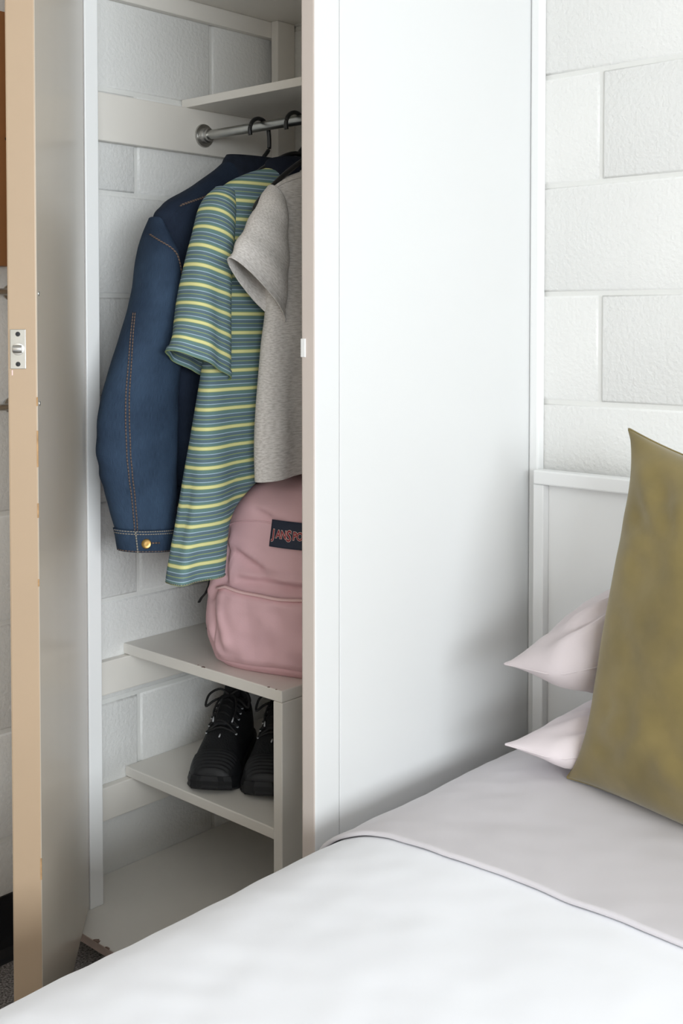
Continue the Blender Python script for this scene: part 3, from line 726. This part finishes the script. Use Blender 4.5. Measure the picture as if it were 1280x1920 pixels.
# ------------------------------------------------------------------ trainers
def shoe(label, loc, rz, lab_seed):
    s = empty('trainer', loc, rz, label, 'shoe', 'pair of black trainers')
    L = .292
    ys = [0, .012, .05, .10, .15, .19, .225, .255, .278, .290]
    hwL = [.018, .030, .037, .037, .039, .043, .047, .045, .034, .012]
    top = [.100, .108, .106, .118, .108, .089, .070, .057, .044, .026]
    nv = 30; rows = 60; vs, fs = [], []
    def up_pt(y, v, off=0.0):
        hw, zt = spline1(ys, hwL, y), spline1(ys, top, y); zb = .020
        a = R(180 * (1 - v)); c, q = math.cos(a), math.sin(a)
        x = hw * math.copysign(abs(c) ** .72, c) * (1 - .0 * q); z = zb + (zt - zb) * abs(q) ** .78
        return Vector((x + off * c, y, z + off * q))
    for i in range(rows + 1):
        y = .290 * i / rows
        for k in range(nv + 1):
            v = k / nv; p_ = up_pt(y, v)
            if y < .098 and .24 < v < .76 and y > .012:       # foot opening
                dpt = min(1, (v - .24) / .06, (.76 - v) / .06, (y - .012) / .012, (.098 - y) / .012)
                p_.z -= dpt * (p_.z - .045); p_.x *= (1 - .25 * dpt) if abs(v - .5) > .12 else 1
            p_.z += .0015 * N3(p_.x * 40, p_.y * 40, lab_seed)
            vs.append(p_)
    for i in range(rows):
        for k in range(nv): a = i * (nv + 1) + k; fs.append((a, a + 1, a + nv + 2, a + nv + 1))
    fs.append(tuple(range(nv + 1))); fs.append(tuple(range(rows * (nv + 1), (rows + 1) * (nv + 1)))[::-1])
    up = link('upper', me_from(vs, fs), M['shoe'], s, False)
    # padded collar
    rim = []
    for k in range(25):
        a = 2 * PI * k / 24; y = .054 + .043 * math.cos(a); q = math.sin(a)
        hw = spline1(ys, hwL, y); zt = spline1(ys, top, y)
        rim.append(Vector((hw * .66 * q, y, .019 + (zt - .018) * (.90 + .06 * abs(math.cos(a))) )))
    link('collar', tube_me(smooth_path(rim, 2), .0075, 8), M['shoe'], up, False)
    # toe bumper with moulded ridges
    vs, fs = [], []; R2, N2 = 36, 36
    for i in range(R2 + 1):
        y = .232 + (.2905 - .232) * i / R2
        for k in range(N2 + 1):
            v = .0 + 1.0 * k / N2
            frac = min(1.0, .45 + .55 * (i / R2))
            vv = v if True else 0
            ridge = .0010 * math.sin((y * 1000) * .85 + 3.0 * math.cos((v - .5) * PI))
            vs.append(up_pt(y, vv, .0028 * min(1, i / 3) + (ridge if .2 < v < .8 else 0)))
    for i in range(R2):
        for k in range(N2): a = i * (N2 + 1) + k; fs.append((a, a + 1, a + N2 + 2, a + N2 + 1))
    fs.append(tuple(range(R2 * (N2 + 1), (R2 + 1) * (N2 + 1)))[::-1])
    link('toe_bumper', me_from(vs, fs), M['sole'], s, False)
    # sole: two layers with lugs
    def sole_layer(z0, z1, g0, g1, name, wave):
        outl = []
        n_ = 40
        for k in range(n_ + 1):
            y = -.006 + (L + .006) * k / n_
            hw = spline1(ys, hwL, max(0, min(.29, y))) * 1.0
            outl.append((hw, y))
        loop = [(x, y) for x, y in outl] + [(-x, y) for x, y in outl[::-1]]
        vs, fs = [], []; m_ = len(loop)
        for z, g in ((z0, g0), ((z0 + z1) / 2, (g0 + g1) / 2 + .0015), (z1, g1)):
            for j, (x, y) in enumerate(loop):
                wv = wave * (1 if (j // 2) % 2 else -1)
                sx = math.copysign(abs(x) + g + wv, x); yy = y + (g if y > .2 else (-g if y < .03 else 0)) * .6
                lift = .010 * max(0, (y - .235) / .055) ** 2 + .004 * max(0, (.03 - y) / .03) ** 2
                vs.append((sx, yy, z + lift))
        for r_ in range(2):
            for j in range(m_): fs.append((r_ * m_ + j, r_ * m_ + (j + 1) % m_, (r_ + 1) * m_ + (j + 1) % m_, (r_ + 1) * m_ + j))
        fs += [tuple(range(m_))[::-1], tuple(range(2 * m_, 3 * m_))]
        return link(name, me_from(vs, fs, False), M['sole'], s, False)
    sole_layer(0, .009, .003, .0045, 'outsole', .0012)
    sole_layer(.0088, .026, .005, .0035, 'midsole', 0)
    # tongue and pull tabs
    tg = [up_pt(y, .5, .004) for y in (.185, .16, .13, .105)] + [Vector((0, .085, .132)), Vector((0, .078, .140))]
    link('tongue', tube_me(smooth_path(tg, 4), .017, 10, .28, Vector((0, 0, 1))), M['shoe'], s, False)
    link('heel_loop', tube_me(smooth_path([Vector((-.006, .003, .100)), Vector((-.006, -.002, .120)), Vector((0, -.003, .126)), Vector((.006, -.002, .120)), Vector((.006, .003, .100))], 5), .0032, 8), M['lace'], s, False)
    # eyelets and laces
    ey_ = [.112, .132, .152, .172, .190]
    for side in (-1, 1):
        for y in ey_:
            p_ = up_pt(y, .5 + side * .19, .002)
            me = lathe_me([(.0026, -.0006), (.0028, .0006), (.0018, .0013)], 'Z', 10); me.transform(Matrix.Translation(p_) @ Matrix.Rotation(side * R(40), 4, 'Y') @ Matrix.Rotation(R(-18), 4, 'X'))
            link('eyelet', me, M['reflect'], up, False)
    def lace(pts, r_=.0024): link('lace', tube_me(smooth_path(pts, 5), r_, 7), M['lace'], s, False)
    for i in range(4):
        for side in (-1, 1):
            a = up_pt(ey_[i], .5 + side * .19, .003); b_ = up_pt(ey_[i + 1], .5 - side * .19, .003)
            m_ = up_pt((ey_[i] + ey_[i + 1]) / 2, .5, .008 + .002 * side); lace([a, (a + m_) / 2 + Vector((0, 0, .003)), m_, (b_ + m_) / 2 + Vector((0, 0, .003)), b_])
    a, b_ = up_pt(ey_[4], .31, .003), up_pt(ey_[4], .69, .003); lace([a, up_pt(ey_[4] + .002, .5, .006), b_])
    kn = up_pt(.108, .5, .012)
    for side in (-1, 1):
        lace([kn, kn + Vector((side * .02, -.002, .012)), kn + Vector((side * .040, .012, .004)), kn + Vector((side * .043, .03, -.014)), kn + Vector((side * .026, .02, -.004)), kn])
        lace([kn, kn + Vector((side * .014, .016, .002)), kn + Vector((side * .022, .045, -.014)), kn + Vector((side * .02, .062, -.026))], .0022)
        e0 = kn + Vector((side * .02, .060, -.024))
        link('lace_tip', tube_me([e0, e0 + Vector((-side * .001, .011, -.006))], .0016, 6), M['reflect'], s, False)
    f0 = up_pt(.205, .5, .0022); link('reflective_tab', tube_me([f0 + Vector((-.001, -.003, .001)), f0 + Vector((.0, .005, -.002))], .0016, 6), M['reflect'], up, False)
    return s
SA = math.atan2(-.81, .58) - PI / 2        # local +y (toe) points towards the room
shoe('black lace-up trainer on the lower shelf, the one nearer the block wall', (-.605, -.192, .2705), SA, 1.0)
shoe('black lace-up trainer partly hidden by the shelf divider', (-.5105, -.1425, .2705), SA, 5.0)

# ------------------------------------------------------------------ bed
BX0, BX1 = .045, 1.0
bed = empty('bed_base', (.52, -1.0, 0), 0, 'low white bed base carrying the mattress and duvet', 'bed')
hbd = empty('headboard', (.52, -.04, 0), 0, 'white panelled headboard against the block wall behind the pillows', 'headboard')
box('top_rail', (.030, -.052, .862), (BX1 + .03, -.024, .888), M['trim'], hbd, .003)
for x0, x1 in ((.028, .050), (BX1 + .008, BX1 + .03)):
    box('post', (x0, -.048, .0), (x1, -.024, .8615), M['trim'], hbd, .002)
box('panel', (.0502, -.030, .25), (BX1 + .0075, -.024, .8615), M['trim'], hbd, .001)
box('side_rail', (.055, -1.96, .10), (.080, -.055, .205), M['trim'], bed, .003)
box('side_rail', (.965, -1.96, .10), (.99, -.055, .205), M['trim'], bed, .003)
box('foot_rail', (.08, -1.96, .10), (.965, -1.935, .205), M['trim'], bed, .003)
box('slat_base', (.081, -1.934, .17), (.964, -.06, .20), M['wood'], bed, .002)
for x in (.06, .945):
    for y in (-1.93, -.12): box('leg', (x, y - .02, 0), (x + .04, y + .02, .10), M['trim'], bed, .003)
mt = tag(box('mattress', (.075, -1.945, .2055), (.97, -.058, .398), M['mattress'], bev=.03), 'mauve sheeted mattress under the white duvet', 'mattress')

# duvet profile across the bed, then along it
prX = [.034, .036, .040, .050, .068, .098, .15, .24, .40, .60, .78, .88, .945, .985, 1.005, 1.015, 1.018]
prZ = [.13, .25, .345, .380, .4005, .4195, .438, .448, .452, .452, .448, .438, .42, .396, .36, .25, .13]
prS = [0]
for i in range(1, len(prX)): prS.append(prS[-1] + math.hypot(prX[i] - prX[i - 1], prZ[i] - prZ[i - 1]))
def dv_pt(s, y, off=0.0, wr=1.0):
    x, z = spline1(prS, prX, s), spline1(prS, prZ, s)
    x2, z2 = spline1(prS, prX, min(prS[-1], s + .004)), spline1(prS, prZ, min(prS[-1], s + .004))
    x1, z1 = spline1(prS, prX, max(0, s - .004)), spline1(prS, prZ, max(0, s - .004))
    tx, tz = x2 - x1, z2 - z1; l = math.hypot(tx, tz) or 1; nx_, nz_ = -tz / l, tx / l
    w_ = wr * (.0035 * N3(x * 5, y * 4, 1.0) + .0022 * N3(x * 11 + y * 8, y * 5 - x * 4, 4.0) + .0009 * N3(x * 26 + y * 10, y * 16, 8.0) + .0008 * N3(x * 15 - y * 22, y * 9 + x * 13, 12.0) * (1.6 if x < .3 else 1.0))
    if z < .34: w_ *= .6
    dz = -.03 * max(0, min(1, (y + .30) / .2)) * 0
    return Vector((x + nx_ * (w_ + off), y, z + nz_ * (w_ + off) + dz))
def dv_grid(y0, y1, s0, s1, ny, ns, off, yfn=None):
    vs, fs = [], []
    for j in range(ny + 1):
        for i in range(ns + 1):
            s = s0 + (s1 - s0) * i / ns; y = y0 + (y1 - y0) * j / ny
            o_ = off(y, s) if callable(off) else off
            if yfn: y = yfn(y, s)
            vs.append(dv_pt(s, y, o_))
    for j in range(ny):
        for i in range(ns): a = j * (ns + 1) + i; fs.append((a, a + ns + 1, a + ns + 2, a + 1))
    me = me_from(vs, fs)
    bm = bmesh.new(); bm.from_mesh(me); bmesh.ops.recalc_face_normals(bm, faces=bm.faces)
    if sum(f.normal.z for f in bm.faces) < 0: bmesh.ops.reverse_faces(bm, faces=bm.faces[:])
    bm.to_mesh(me); bm.free()
    return me
SE = prS[-1]
du = empty('duvet', (.52, -1.1, .40), 0, 'white duvet with its mauve-grey top edge turned down across the bed', 'duvet')
def wear(y, s): return .003 * math.exp(-((y + .66) / .03) ** 2)
cover = link('cover', dv_grid(-1.99, -.17, 0, SE, 150, 130, 0.0), M['white_cotton'], du); solid(cover, .018, -1)
def lip(y, s):
    d = max(0.0, y + .640)                       # distance behind the fold edge
    o_ = .0085 * math.sqrt(max(0, 1 - (1 - min(1, d / .004)) ** 2)) - .0015 * min(1, d / .3)
    e = max(0.0, -.125 - y); o_ *= .35 + .65 * math.sqrt(min(1, e / .03))
    return max(.003, o_)
def wob(y, s): return y + (.004 * N3(s * 9, 0, 3) + .010 * max(0, (.30 - s)) / .3 * 0) * max(0, min(1, (-.5 - y) / .14))
fold = link('turned_down_band', dv_grid(-.640, -.125, .16, SE - .16, 240, 120, lip, wob), M['mauve'], du)
tag(fold, 'mauve-grey turned-down band'); solid(fold, .004, -1)

# ------------------------------------------------------------------ pillows and cushion
def pillow_me(W_, H_, T_, nu=56, nv=44, pinch=.055, seed=0.0, wr=.006, bot=1.0, pw=2.2, full=.55, ptop=None, pbot=None, pe=2.0):
    vs, fs = [], []; idx = {}
    def pt(u, v, sgn):
        ex_ = 1 - pinch * (1 - abs(v) ** pe); ey_ = 1 - (pinch if (ptop if v > 0 else pbot) is None else (ptop if v > 0 else pbot)) * (1 - abs(u) ** (pe if v < 0 else 2.0))
        x, y = u * W_ / 2 * ex_, v * H_ / 2 * ey_
        h_ = max(0, (1 - abs(u) ** pw)) ** full * max(0, (1 - abs(v) ** pw)) ** full
        edge = min(1, (1 - max(abs(u), abs(v))) * 4)
        crease = wr * (N3(x * 9, y * 9, seed + sgn) + .8 * N3(x * 22 + 5, y * 22, seed + 2 + sgn)) * edge
        rad = math.atan2(v, u); cd = math.hypot(1 - abs(u), 1 - abs(v))
        crease += wr * 1.1 * math.sin(rad * 26 + seed) * math.exp(-((cd - .45) / .25) ** 2) * edge * .5
        return Vector((x, y, sgn * (1 if sgn > 0 else bot) * (T_ / 2 * h_ + (crease if h_ > .02 else 0))))
    def vid(i, j, sgn):
        b_ = i in (0, nu) or j in (0, nv)
        key = (i, j, 0 if b_ else sgn)
        if key not in idx:
            # cluster samples toward the rim
            u = math.sin((-1 + 2 * i / nu) * PI / 2); v = math.sin((-1 + 2 * j / nv) * PI / 2)
            idx[key] = len(vs); vs.append(pt(u, v, sgn))
        return idx[key]
    for sgn in (1, -1):
        for i in range(nu):
            for j in range(nv):
                q = (vid(i, j, sgn), vid(i + 1, j, sgn), vid(i + 1, j + 1, sgn), vid(i, j + 1, sgn))
                fs.append(q if sgn > 0 else q[::-1])
    me = me_from(vs, fs)
    rim = [vs[vid(i, 0, 1)] for i in range(nu)] + [vs[vid(nu, j, 1)] for j in range(nv)] + [vs[vid(i, nv, 1)] for i in range(nu, 0, -1)] + [vs[vid(0, j, 1)] for j in range(nv, -1, -1)]
    return me, rim
def soft(name, label, cat, me, rim, material, mtx, group=None, piping=.0016, bend=None):
    o_loc = mtx.translation.copy()
    ro = Matrix.Translation(-o_loc) @ mtx
    r = empty(name, o_loc, 0, label, cat, group)
    if bend:
        for v in me.vertices: v.co = bend(v.co)
        rim = [bend(p_) for p_ in rim]
    me.transform(ro); b_ = link('cover', me, material, r, False)
    link('seam_piping', tube_me([ro @ p_ for p_ in rim[::2]] + [ro @ rim[0]], piping, 6), material, r, False)
    return r
def squash(co):                                   # the middle of each pillow is pressed back by the cushion
    k = max(0, min(1, (co.x + .27) / .13)); k = k * k * (3 - 2 * k)
    return Vector((co.x, co.y * (1 - .93 * k) if co.y < 0 else co.y, co.z))
me, rim = pillow_me(.70, .31, .14, seed=3.0, pinch=.05, wr=.009, bot=.85, pe=3.0)
soft('pillow', 'pale blush pillow at the bottom of the stack, lying on the mattress', 'pillow', me, rim, M['blush'],
     Matrix.Translation((.528, -.212, .507)) @ Matrix.Rotation(R(-4), 4, 'Z') @ Matrix.Rotation(R(5), 4, 'X'), 'pillows against the headboard', bend=squash)
me, rim = pillow_me(.70, .32, .245, seed=11.0, pinch=.05, wr=.014, bot=.82, full=.6, pe=3.0)
soft('pillow', 'lilac-grey pillow on top of the blush pillow against the headboard', 'pillow', me, rim, M['lilac'],
     Matrix.Translation((.527, -.212, .655)) @ Matrix.Rotation(R(-4), 4, 'Z') @ Matrix.Rotation(R(12), 4, 'X'), 'pillows against the headboard', bend=squash)
me, rim = pillow_me(.57, .545, .21, 64, 64, seed=21.0, pinch=.115, wr=.008, bot=.40, pw=2.0, full=.45, ptop=.17, pbot=.035, pe=5.0)
soft('cushion', 'large olive green velvet cushion standing on the bed against the pillows', 'cushion', me, rim, M['velvet'],
     Matrix.Translation((.566, -.308, .713)) @ Matrix.Rotation(R(-9), 4, 'Z') @ Matrix.Rotation(R(90 - 12), 4, 'X') @ Matrix.Rotation(R(-2.5), 4, 'Z'), None, .0022)
